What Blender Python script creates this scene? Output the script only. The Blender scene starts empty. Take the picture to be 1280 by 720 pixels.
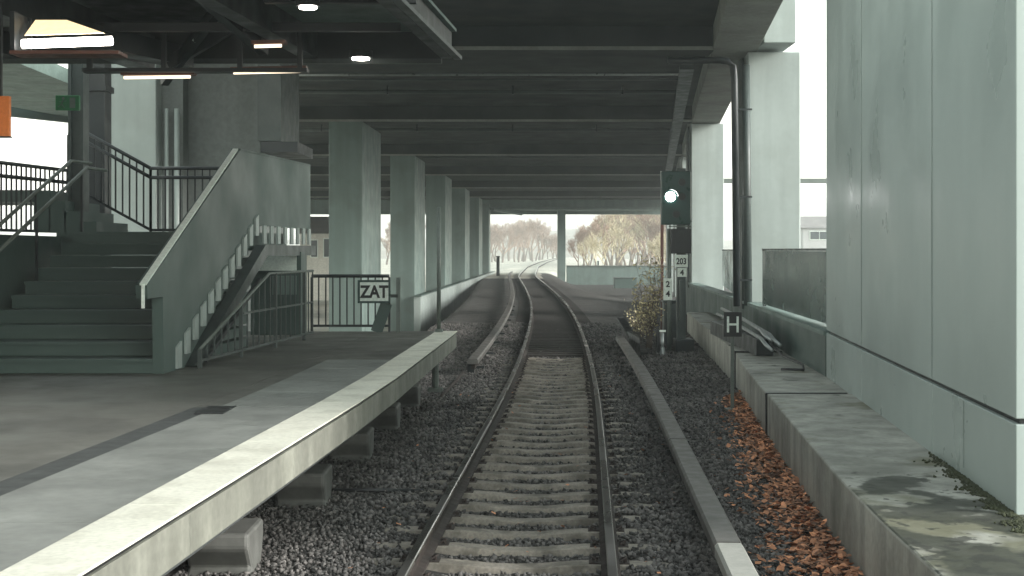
import bpy, math, random
import numpy as np
from mathutils import Vector, Matrix
random.seed(7); RNG = np.random.default_rng(7)
R = math.radians
sc = bpy.context.scene
COL = sc.collection
# ------------------------------------------------------------------ camera, world, sun
F = 1700.0; HZ = 312.0; CH = 2.315          # focal length in pixels, horizon row, eye height above rail top
cam = bpy.data.cameras.new('camera'); camo = bpy.data.objects.new('camera', cam); COL.objects.link(camo)
camo.location = (0, 0, CH); camo.rotation_euler = (R(90), 0, 0)
cam.sensor_width = 36; cam.lens = F * 36 / 1280; cam.shift_y = (HZ - 360) / 1280
cam.clip_start = 0.1; cam.clip_end = 5000
sc.camera = camo
SUN_EL, SUN_AZ = 20, 108                     # azimuth clockwise from +Y: behind the camera, to the right
w = bpy.data.worlds.new('World'); sc.world = w; w.use_nodes = True
nt = w.node_tree; nt.nodes.clear()
sky = nt.nodes.new('ShaderNodeTexSky'); sky.sky_type = 'NISHITA'; sky.sun_disc = False
sky.sun_elevation = R(SUN_EL); sky.sun_rotation = R(SUN_AZ); sky.dust_density = 1.0; sky.air_density = 3.0; sky.ozone_density = 1.0
hsv = nt.nodes.new('ShaderNodeHueSaturation'); hsv.inputs['Saturation'].default_value = 0.22
bg = nt.nodes.new('ShaderNodeBackground'); bg.inputs['Strength'].default_value = 0.15
wo = nt.nodes.new('ShaderNodeOutputWorld')
nt.links.new(sky.outputs[0], hsv.inputs['Color']); tn_ = nt.nodes.new('ShaderNodeVectorMath'); tn_.operation = 'MULTIPLY'; tn_.inputs[1].default_value = (.925, 1.01, 1.02); nt.links.new(hsv.outputs[0], tn_.inputs[0]); nt.links.new(tn_.outputs[0], bg.inputs['Color']); nt.links.new(bg.outputs[0], wo.inputs['Surface'])
sl = bpy.data.lights.new('sun', 'SUN'); sl.energy = 1.5; sl.angle = R(20); sl.color = (1, .97, .93)
so = bpy.data.objects.new('sun', sl); COL.objects.link(so); so.location = (20, -30, 60)
d = Vector((math.sin(R(SUN_AZ)) * math.cos(R(SUN_EL)), math.cos(R(SUN_AZ)) * math.cos(R(SUN_EL)), math.sin(R(SUN_EL))))
so.rotation_euler = d.to_track_quat('Z', 'Y').to_euler()
sc.view_settings.view_transform = 'Standard'; sc.view_settings.look = 'None'
sc.view_settings.exposure = 1.7; sc.view_settings.gamma = 1; sc.view_settings.use_curve_mapping = False
sc.cycles.use_denoising = True
sc.cycles.max_bounces = 8; sc.cycles.diffuse_bounces = 5; sc.cycles.glossy_bounces = 3; sc.cycles.transparent_max_bounces = 8
sc.cycles.volume_bounces = 2

# ------------------------------------------------------------------ helpers
def px(x, dd): return (x - 640) / F * dd                 # photo column at a distance -> metres right
def pz(y, dd): return CH - (y - HZ) / F * dd             # photo row at a distance -> height
def tag(o, label=None, cat=None, group=None, kind=None):
    if label: o['label'] = label
    if cat: o['category'] = cat
    if group: o['group'] = group
    if kind: o['kind'] = kind
    return o
def thing(name, loc, label, cat, group=None):
    o = bpy.data.objects.new(name, None); COL.objects.link(o); o.location = loc; o.empty_display_size = .2
    return tag(o, label, cat, group)
def wloc(o):
    v = Vector((0, 0, 0))
    while o is not None: v += Vector(o.location); o = o.parent
    return v
class MB:
    def __init__(s): s.v = []; s.f = []; s.m = []; s.mi = 0
    def add(s, vs, fs):
        n = len(s.v); s.v += [tuple(p) for p in vs]; s.f += [tuple(i + n for i in f) for f in fs]; s.m += [s.mi] * len(fs); return s
    def box(s, x0, x1, y0, y1, z0, z1):
        return s.add([(x0,y0,z0),(x1,y0,z0),(x1,y1,z0),(x0,y1,z0),(x0,y0,z1),(x1,y0,z1),(x1,y1,z1),(x0,y1,z1)],
                     [(0,3,2,1),(4,5,6,7),(0,1,5,4),(1,2,6,5),(2,3,7,6),(3,0,4,7)])
    def bar(s, a, b, wx, wz, up=(0,0,1)):            # rectangular bar from a to b
        a = Vector(a); b = Vector(b); t = (b - a).normalized(); up = Vector(up)
        if abs(t.dot(up)) > .99: up = Vector((0,1,0))
        sd = t.cross(up).normalized(); u = sd.cross(t).normalized()
        c = [(-wx/2,-wz/2),(wx/2,-wz/2),(wx/2,wz/2),(-wx/2,wz/2)]
        return s.add([p + sd*i + u*j for p in (a, b) for i, j in c], [(0,1,2,3),(7,6,5,4),(0,4,5,1),(1,5,6,2),(2,6,7,3),(3,7,4,0)])
    def tube(s, pts, r, n=8, taper=None):
        pts = [Vector(p) for p in pts]; vs = []; fs = []
        for i, p in enumerate(pts):
            t = (pts[min(i+1, len(pts)-1)] - pts[max(i-1, 0)]).normalized()
            up = Vector((0,0,1)) if abs(t.z) < .9 else Vector((0,1,0))
            sd = t.cross(up).normalized(); u = sd.cross(t)
            rr = r if taper is None else taper[i]
            for k in range(n):
                a = 2*math.pi*k/n; vs.append(p + sd*math.cos(a)*rr + u*math.sin(a)*rr)
        for i in range(len(pts)-1):
            for k in range(n):
                a = i*n+k; b = i*n+(k+1) % n; fs.append((a, a+n, b+n, b))
        fs.append(tuple(range(n))); fs.append(tuple(range(len(vs)-1, len(vs)-n-1, -1)))
        return s.add(vs, fs)
    def sweep(s, path, prof):                        # path: list of (x, y, z, nx, ny); prof: list of (side, z), closed
        n = len(prof); vs = []; fs = []
        for (x, y, z, nx, ny) in path:
            for (o, h) in prof: vs.append((x + nx*o, y + ny*o, z + h))
        for i in range(len(path)-1):
            for k in range(n):
                a = i*n+k; b = i*n+(k+1) % n; fs.append((a, b, b+n, a+n))
        fs.append(tuple(range(n-1, -1, -1))); fs.append(tuple(range(len(vs)-n, len(vs))))
        return s.add(vs, fs)
    def prism_yz(s, pts, xf0, xf1):                  # polygon in (y,z); xf0/xf1 give the two x's as functions of y
        n = len(pts)
        return s.add([(xf0(y), y, z) for y, z in pts] + [(xf1(y), y, z) for y, z in pts],
                     [tuple(range(n))] + [tuple(range(2*n-1, n-1, -1))] + [(i, i+n, (i+1) % n + n, (i+1) % n) for i in range(n)])
    def prism_xy(s, pts, z0, z1):
        n = len(pts)
        return s.add([(x, y, z0) for x, y in pts] + [(x, y, z1) for x, y in pts],
                     [tuple(range(n-1, -1, -1)), tuple(range(n, 2*n))] + [(i, (i+1) % n, (i+1) % n + n, i+n) for i in range(n)])
    def build(s, name, mats, parent=None, loc=None, bevel=0, smooth=False, fix=True):
        if parent is not None: o0 = wloc(parent)
        elif loc is not None: o0 = Vector(loc)
        else:
            a = np.array(s.v); o0 = Vector(((a[:,0].min()+a[:,0].max())/2, (a[:,1].min()+a[:,1].max())/2, a[:,2].min()))
        me = bpy.data.meshes.new(name)
        me.from_pydata([(x-o0.x, y-o0.y, z-o0.z) for x, y, z in s.v], [], s.f)
        if not isinstance(mats, (list, tuple)): mats = [mats]
        for m in mats: me.materials.append(m)
        if len(mats) > 1: me.polygons.foreach_set('material_index', s.m)
        if fix:
            import bmesh
            bm = bmesh.new(); bm.from_mesh(me); bmesh.ops.recalc_face_normals(bm, faces=bm.faces); bm.to_mesh(me); bm.free()
        if smooth: me.polygons.foreach_set('use_smooth', [True]*len(me.polygons))
        o = bpy.data.objects.new(name, me); COL.objects.link(o)
        if parent is not None: o.parent = parent
        else: o.location = o0
        if bevel:
            b = o.modifiers.new('bevel', 'BEVEL'); b.width = bevel; b.segments = 2; b.limit_method = 'ANGLE'; b.angle_limit = R(40)
        return o

def mat(name, col, rough=.7, var=.25, scale=1.5, metal=0, bump=0, bscale=30, streak=0, dirt=0, dirtcol=(.03,.035,.025), dscale=.6, spec=.5, island=0, fine=.12, stretch=(1,1,1), emit=None, estr=0):
    m = bpy.data.materials.new(name); m.use_nodes = True; t = m.node_tree; N = t.nodes; L = t.links
    p = N['Principled BSDF']; g = N.new('ShaderNodeNewGeometry')
    p.inputs['Roughness'].default_value = rough; p.inputs['Metallic'].default_value = metal; p.inputs['Specular IOR Level'].default_value = spec
    def noise(sc_, detail=5, vec=None, st=None):
        n = N.new('ShaderNodeTexNoise'); n.inputs['Scale'].default_value = sc_; n.inputs['Detail'].default_value = detail
        src = g.outputs['Position']
        if st is not None:
            mp = N.new('ShaderNodeMapping'); mp.inputs['Scale'].default_value = st; L.new(src, mp.inputs['Vector']); src = mp.outputs[0]
        L.new(src, n.inputs['Vector']); return n.outputs['Fac']
    def rng(x, a, b, c, d_):
        r = N.new('ShaderNodeMapRange'); r.inputs[1].default_value = a; r.inputs[2].default_value = b; r.inputs[3].default_value = c; r.inputs[4].default_value = d_
        L.new(x, r.inputs[0]); return r.outputs[0]
    def mul(a, b):
        n = N.new('ShaderNodeMath'); n.operation = 'MULTIPLY'
        L.new(a, n.inputs[0]); L.new(b, n.inputs[1]); return n.outputs[0]
    f = mul(rng(noise(scale, 4, st=stretch), .3, .7, 1-var, 1+var), rng(noise(scale*14, 6), .3, .7, 1-fine, 1+fine))
    if streak: f = mul(f, rng(noise(3.0, 4, st=(1,1,.06)), .35, .65, 1-streak, 1+streak*.4))
    if island: f = mul(f, rng(g.outputs['Random Per Island'], 0, 1, 1-island, 1+island))
    vm = N.new('ShaderNodeVectorMath'); vm.operation = 'SCALE'; vm.inputs[0].default_value = col[:3]; L.new(f, vm.inputs['Scale'])
    out = vm.outputs[0]
    if dirt:
        mx = N.new('ShaderNodeMix'); mx.data_type = 'RGBA'; L.new(out, mx.inputs[6]); mx.inputs[7].default_value = (*dirtcol, 1)
        L.new(rng(noise(dscale, 9), .5, .62, 0, dirt), mx.inputs[0]); out = mx.outputs[2]
    L.new(out, p.inputs['Base Color'])
    if rough > .15: L.new(rng(noise(scale*3, 5), .3, .7, max(rough-.12, .05), min(rough+.12, 1)), p.inputs['Roughness'])
    if bump:
        b = N.new('ShaderNodeBump'); b.inputs['Distance'].default_value = bump; b.inputs['Strength'].default_value = .6
        L.new(noise(bscale, 6), b.inputs['Height']); L.new(b.outputs[0], p.inputs['Normal'])
    if emit:
        p.inputs['Emission Color'].default_value = (*emit, 1); p.inputs['Emission Strength'].default_value = estr
    return m

M = dict(
    ballast = mat('ballast', (.045,.040,.037), .9, .4, 1.0, bump=.04, bscale=22, fine=.75),
    stone = mat('ballast_stone', (.095,.087,.083), .85, .35, .9, island=.8),
    conc = mat('platform_concrete', (.15,.15,.14), .62, .2, .8, bump=.002, streak=.25, dirt=.35, dirtcol=(.08,.08,.07), dscale=1.3),
    edge = mat('platform_edge_paint', (.72,.70,.61), .55, .1, 2, bump=.001, dirt=.25, dirtcol=(.3,.28,.22), dscale=3),
    face = mat('edge_slab_concrete', (.20,.20,.17), .7, .15, 1.5, bump=.002, streak=.25, dirt=.3, dirtcol=(.12,.12,.1), dscale=2.2),
    slab = mat('platform_slabs', (.23,.235,.222), .45, .22, 1.1, bump=.002, fine=.1, dirt=.35, dirtcol=(.14,.145,.14), dscale=2.0),
    asph = mat('platform_asphalt', (.115,.112,.10), .5, .3, .6, bump=.003, bscale=60, dirt=.4, dirtcol=(.05,.05,.047), dscale=.9),
    strip = mat('guidance_strip', (.05,.054,.054), .6, .15, 2),
    ledge = mat('ledge_concrete', (.34,.335,.30), .62, .22, 1.3, bump=.004, bscale=18, streak=.3, dirt=.4, dirtcol=(.10,.10,.08), dscale=1.1),
    green = mat('green_paint_darkened', (.145,.198,.182), .5, .06, .5, fine=.03, streak=.15, dirt=.3, dirtcol=(.08,.095,.085), dscale=.9),  # pier paint darkened to stand for shade on the left row
    greenr = mat('green_paint_lightened', (.34,.385,.368), .45, .06, .5, fine=.03, streak=.12, dirt=.18, dirtcol=(.2,.22,.2), dscale=.9),  # pier paint lightened for daylight on right row, pale wall and parapet
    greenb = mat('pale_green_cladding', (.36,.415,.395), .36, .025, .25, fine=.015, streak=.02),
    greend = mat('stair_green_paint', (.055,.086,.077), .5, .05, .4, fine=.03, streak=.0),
    grey = mat('grey_wall_plaster', (.15,.165,.158), .7, .12, .8, streak=.12),
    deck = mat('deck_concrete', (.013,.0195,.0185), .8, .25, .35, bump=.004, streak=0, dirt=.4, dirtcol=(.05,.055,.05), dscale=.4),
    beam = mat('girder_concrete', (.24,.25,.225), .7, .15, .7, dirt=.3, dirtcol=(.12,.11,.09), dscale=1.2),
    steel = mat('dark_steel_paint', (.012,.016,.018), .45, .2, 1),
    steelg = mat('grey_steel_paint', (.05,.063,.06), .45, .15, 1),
    panel = mat('canopy_panel', (.13,.18,.16), .6, .2, 1),
    railt = mat('rail_head_steel', (.36,.34,.33), .30, 0, .25, fine=0, metal=1, stretch=(1,.2,1)),
    rust = mat('rail_rust', (.028,.019,.016), .8, .3, 4, bump=.002),
    sleeper = mat('sleeper_concrete', (.225,.198,.168), .8, .3, 2.5, bump=.006, bscale=24, fine=.25, dirt=.6, dirtcol=(.075,.065,.05), dscale=4.5),
    wood = mat('sleeper_wood', (.025,.02,.018), .85, .3, 3, bump=.004, stretch=(.3,3,1)),
    cover = mat('third_rail_cover', (.115,.107,.10), .5, .2, 2, fine=.1, dirt=.3, dirtcol=(.1,.09,.08), dscale=3),
    coverw = mat('third_rail_end_cover', (.36,.35,.32), .5, .1, 2),
    white = mat('sign_white', (.72,.78,.72), .5, .05, 2),
    black = mat('sign_black', (.012,.012,.014), .4, .1, 3),
    galv = mat('galvanised_steel', (.38,.40,.40), .38, .12, 4, metal=.7),
    pole = mat('pole_grey', (.12,.14,.125), .5, .12, 3),
    sigbox = mat('signal_green_black', (.012,.042,.036), .35, .15, 2),
    redb = mat('red_brown_post', (.11,.05,.04), .6, .2, 4),
    orange = mat('orange_sign', (.62,.17,.035), .5, .05, 2),
    exitg = mat('exit_green', (.02,.16,.06), .5, .1, 2),
    bark = mat('bark', (.15,.115,.095), .9, .25, 3),
    twig = mat('twigs', (.25,.165,.125), .9, .25, .12, island=.35),
    twigp = mat('pale_twigs', (.42,.36,.25), .9, .2, .2, island=.3),
    leaf = mat('fallen_leaf', (.37,.16,.08), .7, .5, 6, island=.8),
    yleaf = mat('yellow_leaf', (.58,.50,.30), .7, .25, 2, island=.55),
    moss = mat('moss', (.04,.045,.02), .95, .3, 8, bump=.01),
    field = mat('pale_ground', (.42,.40,.34), .9, .2, .05, fine=.15),
    bwall = mat('pale_render', (.62,.6,.54), .7, .1, .5, streak=.1),
    bwall2 = mat('grey_render', (.35,.35,.35), .7, .1, .5),
    roof = mat('roof_brown', (.20,.185,.18), .8, .15, 1),
    glassd = mat('dark_window', (.03,.04,.045), .12, .1, 1),
    screen = mat('green_screen_panel', (.045,.085,.078), .22, .03, .3, fine=.01),
    glow = mat('lit_tube', (.9,.9,.85), .5, 0, 1, emit=(1,.93,.84), estr=9),
    glowlow = mat('dim_tube', (.9,.85,.75), .5, 0, 1, emit=(1,.82,.6), estr=.7),
    glowp = mat('reflector_glow', (.8,.7,.5), .5, 0, 1, emit=(1,.74,.4), estr=.45),  # emission stands in for tube light falling on the reflector
    lamp = mat('signal_lamp', (.9,.9,.9), .3, 0, 1, emit=(1,1,.98), estr=12),
    bronze = mat('luminaire_rim', (.12,.05,.035), .5, .2, 3),
)
def ledge_stain(m):
    t = m.node_tree; N = t.nodes; L = t.links; p = N['Principled BSDF']; src = p.inputs['Base Color'].links[0].from_socket
    g = N.new('ShaderNodeNewGeometry'); sp = N.new('ShaderNodeSeparateXYZ'); L.new(g.outputs['Position'], sp.inputs[0])
    sn = N.new('ShaderNodeSeparateXYZ'); L.new(g.outputs['Normal'], sn.inputs[0])
    def rg(s_, a, b, c, d_):
        r_ = N.new('ShaderNodeMapRange'); r_.inputs[1].default_value = a; r_.inputs[2].default_value = b; r_.inputs[3].default_value = c; r_.inputs[4].default_value = d_; L.new(s_, r_.inputs[0]); return r_.outputs[0]
    def mt(op, a, b):
        q = N.new('ShaderNodeMath'); q.operation = op; L.new(a, q.inputs[0]); L.new(b, q.inputs[1]); return q.outputs[0]
    for k, (scl, colr, lo, hi, amt) in enumerate(((1.1, (.10,.095,.045), .47, .56, .75), (1.7, (.028,.03,.02), .52, .57, .9), (7, (.02,.02,.015), .60, .63, .8))):
        n = N.new('ShaderNodeTexNoise'); n.inputs['Scale'].default_value = scl; n.inputs['Detail'].default_value = 7; n.noise_dimensions = '4D'; n.inputs['W'].default_value = 3.1*k
        L.new(g.outputs['Position'], n.inputs['Vector'])
        f = mt('ADD', n.outputs['Fac'], rg(sp.outputs['Y'], 13, 8.2, -.10, .09)); f = rg(f, lo, hi, 0, amt); f = mt('MULTIPLY', f, rg(sn.outputs['Z'], .5, .9, 0, 1))
        mx = N.new('ShaderNodeMix'); mx.data_type = 'RGBA'; L.new(src, mx.inputs[6]); mx.inputs[7].default_value = (*colr, 1); L.new(f, mx.inputs[0]); src = mx.outputs[2]
    L.new(src, p.inputs['Base Color'])
ledge_stain(M['ledge'])

# ------------------------------------------------------------------ track alignment
TY = [-60, 0, 9.65, 13.7, 17.3, 23.4, 27.4, 34, 41.6, 51, 64.4, 86, 117, 131, 187, 260, 358, 420]
TX = [-3.05,-.53,-.045,.185,.38,.70,.86,1.09,1.31,1.50,1.63,1.56,1.32,1.5,2.85,6.0,11.5,16]
def smooth_path():
    ys = np.arange(-60, 420.1, 1.0); xs = np.interp(ys, TY, TX)
    for _ in range(3):
        k = np.ones(7)/7; e = np.pad(xs, 3, mode='edge'); e[:3] = xs[0]; xs2 = np.convolve(e, k, 'valid'); xs2[:4] = xs[:4]; xs2[-4:] = xs[-4:]; xs = xs2
    return ys, xs
PY, PX = smooth_path()
def tc(y): return float(np.interp(y, PY, PX))
def tn(y):
    s_ = (tc(y+1.5) - tc(y-1.5)) / 3; l = math.hypot(1, s_); return (1/l, -s_/l)
def fade(z_y): return 0.0
def path(y0, y1, step, off=0, z=0):
    out = []; n = max(2, int((y1-y0)/step)+1)
    for y in np.linspace(y0, y1, n):
        nx, ny = tn(y); out.append((tc(y)+nx*off, y+ny*off, z, nx, ny))
    return out

# ------------------------------------------------------------------ ground
def ss(t): t = min(max(t, 0), 1); return t*t*(3-2*t)
def gz(x, y):
    u = x - tc(min(max(y, -60), 420)); z = -.20 - (.045*(1-ss((abs(u)-.55)/.3)) if y < 60 else 0)
    if -30 < y < 165:
        w_ = ss((y-21)/3) * (1-ss((y-140)/20))
        if u < 0: z += -1.9*ss((-u-3.8)/1.6)*w_
        elif y > 40:
            low = 1.15*min(max((y-48)/92, 0), 1)
            z += -low*ss((u-1.7)/3.2)*(1-ss((y-150)/15))
    if y >= 145:
        a = ss((y-145)/25); z += a*(-.1 - .6*ss((abs(u)-3)/4))
    return z
def axis(parts):
    out = []
    for a, b, st in parts: out += list(np.arange(a, b, st))
    return out
gx = axis([(-2500,-300,300),(-300,-60,30),(-60,-10,3),(-10,12,.25),(12,40,2),(40,300,26),(300,2501,300)])
gy = axis([(-200,-12,20),(-12,60,.4),(60,200,1.5),(200,420,10),(420,4200,300)])
vs = [(x, y, gz(x, y)) for y in gy for x in gx]; nx_ = len(gx)
# material index: 0 ballast under and near the bridge, 1 pale ground beyond
g = MB(); fs = []; mi = []
for j in range(len(gy)-1):
    for i in range(nx_-1):
        fs.append((j*nx_+i, j*nx_+i+1, (j+1)*nx_+i+1, (j+1)*nx_+i))
        xc = gx[i]; yc = gy[j]; u = abs(xc - tc(min(max(yc, -60), 420)))
        mi.append(0 if (yc < 118 and -6 < xc < 8) or (yc < 143 and xc > tc(yc)+1.2 and xc < 26) else 1)  # pale ground starts under the deck end, standing in for incoming light
g.v = vs; g.f = fs; g.m = mi
o = g.build('ground', [M['ballast'], M['field']], loc=(0,0,0), smooth=True, fix=False); tag(o, 'dark ballast ground under the bridge, pale bare ground beyond it', None, None, 'structure')

# ------------------------------------------------------------------ ballast stones (stuff)
def scatter_poly(pts, size, zfun, unit, faces, flat=1.0, jit=.3):
    """many small closed or flat shapes as one mesh; pts (n,2), size (n,)"""
    n = len(pts); k = len(unit); U = np.array(unit)
    rot = RNG.normal(size=(n, 3, 3)); q, _ = np.linalg.qr(rot)
    if flat < 1:                                       # lies nearly flat: yaw only plus a little tilt
        a = RNG.uniform(0, 2*np.pi, n); q = np.zeros((n, 3, 3)); q[:,0,0] = np.cos(a); q[:,0,1] = -np.sin(a); q[:,1,0] = np.sin(a); q[:,1,1] = np.cos(a); q[:,2,2] = 1
        q[:,2,0] = RNG.normal(0, .28, n); q[:,2,1] = RNG.normal(0, .28, n)
    V = U[None] * (1 + RNG.uniform(-jit, jit, (n, k, 1))) * size[:, None, None]
    V = np.einsum('nij,nkj->nki', q, V)
    V[:,:,0] += pts[:,0,None]; V[:,:,1] += pts[:,1,None]; V[:,:,2] += zfun[:, None]
    Fc = np.array(faces)[None] + (np.arange(n)*k)[:, None, None]
    return V.reshape(-1, 3), Fc.reshape(-1, len(faces[0]))
def fast_mesh(name, V, Fc, m):
    me = bpy.data.meshes.new(name); k = Fc.shape[1]
    me.vertices.add(len(V)); me.vertices.foreach_set('co', V.astype(np.float32).ravel())
    me.loops.add(Fc.size); me.loops.foreach_set('vertex_index', Fc.astype(np.int32).ravel())
    me.polygons.add(len(Fc)); me.polygons.foreach_set('loop_start', np.arange(0, Fc.size, k, dtype=np.int32))
    me.update(calc_edges=True); me.materials.append(m)
    o = bpy.data.objects.new(name, me); COL.objects.link(o); return o
OCT = [(1,0,0),(-1,0,0),(0,1,0),(0,-1,0),(0,0,.8),(0,0,-.8)]
OCF = [(0,2,4),(2,1,4),(1,3,4),(3,0,4),(2,0,5),(1,2,5),(3,1,5),(0,3,5)]
LEDX = lambda y: float(np.interp(y, [-5, 7.95, 10.6, 17.6, 22.5, 25.2, 41, 60], [1.9, 2.47, 2.64, 3.32, 3.82, 4.14, 5.3, 6.9]))
N_ = 85000
yy = 7.5 * (46/7.5) ** RNG.uniform(0, 1, N_)
tcs = np.interp(yy, PY, PX)
xl = np.where(yy < 23, -2.6, tcs-4.2); xr = np.array([LEDX(a) for a in yy]) - .02
xx = xl + (xr-xl)*RNG.uniform(0, 1, N_)
u = np.abs(xx - tcs)
SP = .62
ph = np.abs(((yy - 9.9) / SP) % 1 - .5)             # .5 on the sleeper centre line, 0 between
keep = ~((u < np.where(RNG.random(N_) < .55, 1.0, 1.24)) & (ph < .235) & (yy < 31.5)) & ~((u > .66) & (u < .82))
xx, yy, u = xx[keep], yy[keep], u[keep]
size = RNG.uniform(.011, .033, len(xx)) * (1 + np.clip(yy-15, 0, 30)*.03)
zz = np.array([gz(a, b) for a, b in zip(xx, yy)]) + RNG.uniform(-.005, .022, len(xx)) + np.where(u < .66, 0.0, np.where((u > .9) & (u < 1.5), .018, 0))
V, Fc = scatter_poly(np.c_[xx, yy], size, zz, OCT, OCF)
o = fast_mesh('ballast_stones', V, Fc, M['stone']); tag(o, 'loose dark grey ballast stones around the sleepers and rails', 'ballast', None, 'stuff')
# fallen leaves
LQ = [(-1,0,.15),(-.35,-.55,0),(.5,-.45,.1),(1.1,0,-.05),(.5,.5,.15),(-.4,.5,0)]
def leaves(name, pts, sizes, zz, label):
    V, Fc = scatter_poly(pts, sizes, zz, LQ, [(0,1,2,3,4,5)], flat=.5, jit=.25)
    o = fast_mesh(name, V, Fc, M['leaf']); tag(o, label, 'leaves', None, 'stuff')
n = 4500; yy = 7.6*(23/7.6)**RNG.uniform(0, 1, n)
dist = np.abs(RNG.normal(0, .23, n)) * np.interp(yy, [8, 14, 22], [1.25, 1.1, .7]); xx = np.array([LEDX(a) for a in yy]) - .02 - dist
zz = np.array([gz(a, b) for a, b in zip(xx, yy)]) + .03 + np.clip(.10-dist*.35, 0, .1)*RNG.uniform(.3, 1, n)
leaves('fallen_leaves', np.c_[xx, yy], RNG.uniform(.022, .05, n), zz, 'drift of orange brown fallen leaves along the foot of the concrete ledge')
n = 150; yy = 8*(30/8)**RNG.uniform(0, 1, n); tt = np.interp(yy, PY, PX); xx = tt + RNG.uniform(-1.6, 2.1, n)
leaves('scattered_leaves', np.c_[xx, yy], RNG.uniform(.016, .034, n), np.full(n, -.15), 'single brown leaves lying between the sleepers and rails')

# ------------------------------------------------------------------ rails
HEAD = [(-.036,-.035),(.036,-.035),(.036,-.006),(.028,0),(-.028,0),(-.036,-.006)]
WEB = [(-.075,-.17),(.075,-.17),(.07,-.155),(.012,-.135),(.012,-.0355),(-.012,-.0355),(-.012,-.135),(-.07,-.155)]
for side, lab in ((-1, 'left running rail, steel with a bright worn head, curving out of the bridge'), (1, 'right running rail, steel with a bright worn head, curving out of the bridge')):
    nx0, ny0 = tn(2)
    t = thing('rail', (tc(2)+side*.7535, 2, -.17), lab, 'rail', 'running rails of the track')
    p = path(-15, 400, 1.0, side*.7535)
    MB().sweep(p, HEAD).build('rail_head', M['railt'], t, fix=False)
    MB().sweep(p, WEB).build('rail_web', M['rust'], t, fix=False)
# sleepers
def sleeper_mesh():
    b = MB(); L_ = 1.27; xs = np.linspace(-L_, L_, 15); vs = []
    for x in xs:
        a = abs(x); ztop = -.168 - .034*ss((.58-a)/.5) - (.02 if a > 1.2 else 0)
        wt = .088 if a < 1.2 else .08
        vs += [(x,-.15,-.40),(x,.15,-.40),(x,wt,ztop-.008),(x,wt-.014,ztop),(x,-wt+.014,ztop),(x,-wt,ztop-.008)]
    n = 6; fs = []
    for i in range(len(xs)-1):
        for k in range(n):
            a = i*n+k; c = i*n+(k+1) % n; fs.append((a, c, c+n, a+n))
    fs += [tuple(range(n)), tuple(range(len(vs)-1, len(vs)-n-1, -1))]
    return b.add(vs, fs)
def clip_mesh(side):
    b = MB()
    b.box(side-.16, side+.16, -.07, .07, -.176, -.160)
    for s in (-1, 1):
        b.tube([(side+s*.125, -.03, -.162), (side+s*.125, -.03, -.125)], .014, 6)
        b.tube([(side+s*.09,-.05,-.15),(side+s*.13,-.04,-.125),(side+s*.14,.03,-.13),(side+s*.09,.05,-.15)], .009, 5)
    return b
sl_t = thing('concrete_sleeper', (0, 0, 0), 'concrete sleeper with a dished middle, laid in the ballast under both rails', 'sleeper', 'concrete sleepers of the track')
sleeper_mesh().build('sleeper_body', M['sleeper'], sl_t)
clip_mesh(-.7535).build('rail_fastening', M['rust'], sl_t); clip_mesh(.7535).build('rail_fastening', M['rust'], sl_t)
def copy_tree(o, parent=None):
    c = o.copy(); COL.objects.link(c); c.parent = parent
    for ch in o.children: copy_tree(ch, c)
    return c
first = True; k = 0
y = 9.9 - .5*SP*0 - 5*SP
ys = []
yy_ = 9.9 + SP*.5*0
i = -4
while True:
    y = 9.9 + (i+.5)*SP + 0
    if y > 31.6: break
    ys.append(y); i += 1
for y in ys:
    o = sl_t if first else copy_tree(sl_t); first = False
    nx, ny = tn(y); o.location = (tc(y)+random.uniform(-.015, .015), y, random.uniform(-.004, .004)); o.rotation_euler = (0, 0, math.atan2(ny, nx)+random.uniform(-.006, .006))
    o.parent = None
wt = None; y = 32.2
while y < 116:
    if wt is None:
        b = MB(); b.box(-1.3, 1.3, -.13, .13, -.33, -.165); wt = b.build('wooden_sleeper', M['wood'], loc=(0,0,0), bevel=.01); o = wt
        tag(wt, 'dark wooden sleeper lying flush in the ballast deeper under the bridge', 'sleeper', 'wooden sleepers of the track')
    else: o = wt.copy(); COL.objects.link(o)
    nx, ny = tn(y); o.location = (tc(y), y, 0); o.rotation_euler = (0, 0, math.atan2(ny, nx)); y += .65

# ------------------------------------------------------------------ third rails
def third(off, y0, y1, breaks, lab, ramp=False):
    t = thing('third_rail', (tc(y0)+off, y0, -.2), lab, 'third rail', 'third rails beside the track')
    prof = [(-.105,.06),(.105,.06),(.105,.135),(.085,.16),(-.085,.16),(-.105,.135)]
    bs = [y0] + breaks + [y1]
    for i in range(len(bs)-1):
        m = M['coverw'] if (i == 0 and off > 0) else M['cover']
        p = path(bs[i]+.02, bs[i+1]-.02, .6, off)
        o = MB().sweep(p, prof).build('cover', m, t, fix=True)
        if m is M['coverw']: tag(o, 'near length of cover in paler plastic')
    MB().sweep(path(y0+.1, y1-.1, .6, off), [(-.04,-.04),(.04,-.04),(.04,.045),(-.04,.045)]).build('conductor_rail', M['rust'], t)
    y = y0+1
    n = 0
    while y < min(y1, 60) and n < 25:
        x = tc(y)+off; s = 1 if off > 0 else -1
        b = MB(); b.box(x+s*.03, x+s*.17, y-.05, y+.05, -.26, .06); b.box(x-.09, x+.17, y-.04, y+.04, -.10, -.05)
        b.build('bracket', M['steel'], t); y += 3.7; n += 1
    return t
third(1.61, 4, 34.0, [10.1, 15.6, 24], 'grey covered third rail to the right of the track, nearest the ledge')
third(-1.60, 26.7, 135, [48, 72, 100], 'grey covered third rail to the left of the track, starting past the platform end')
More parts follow.
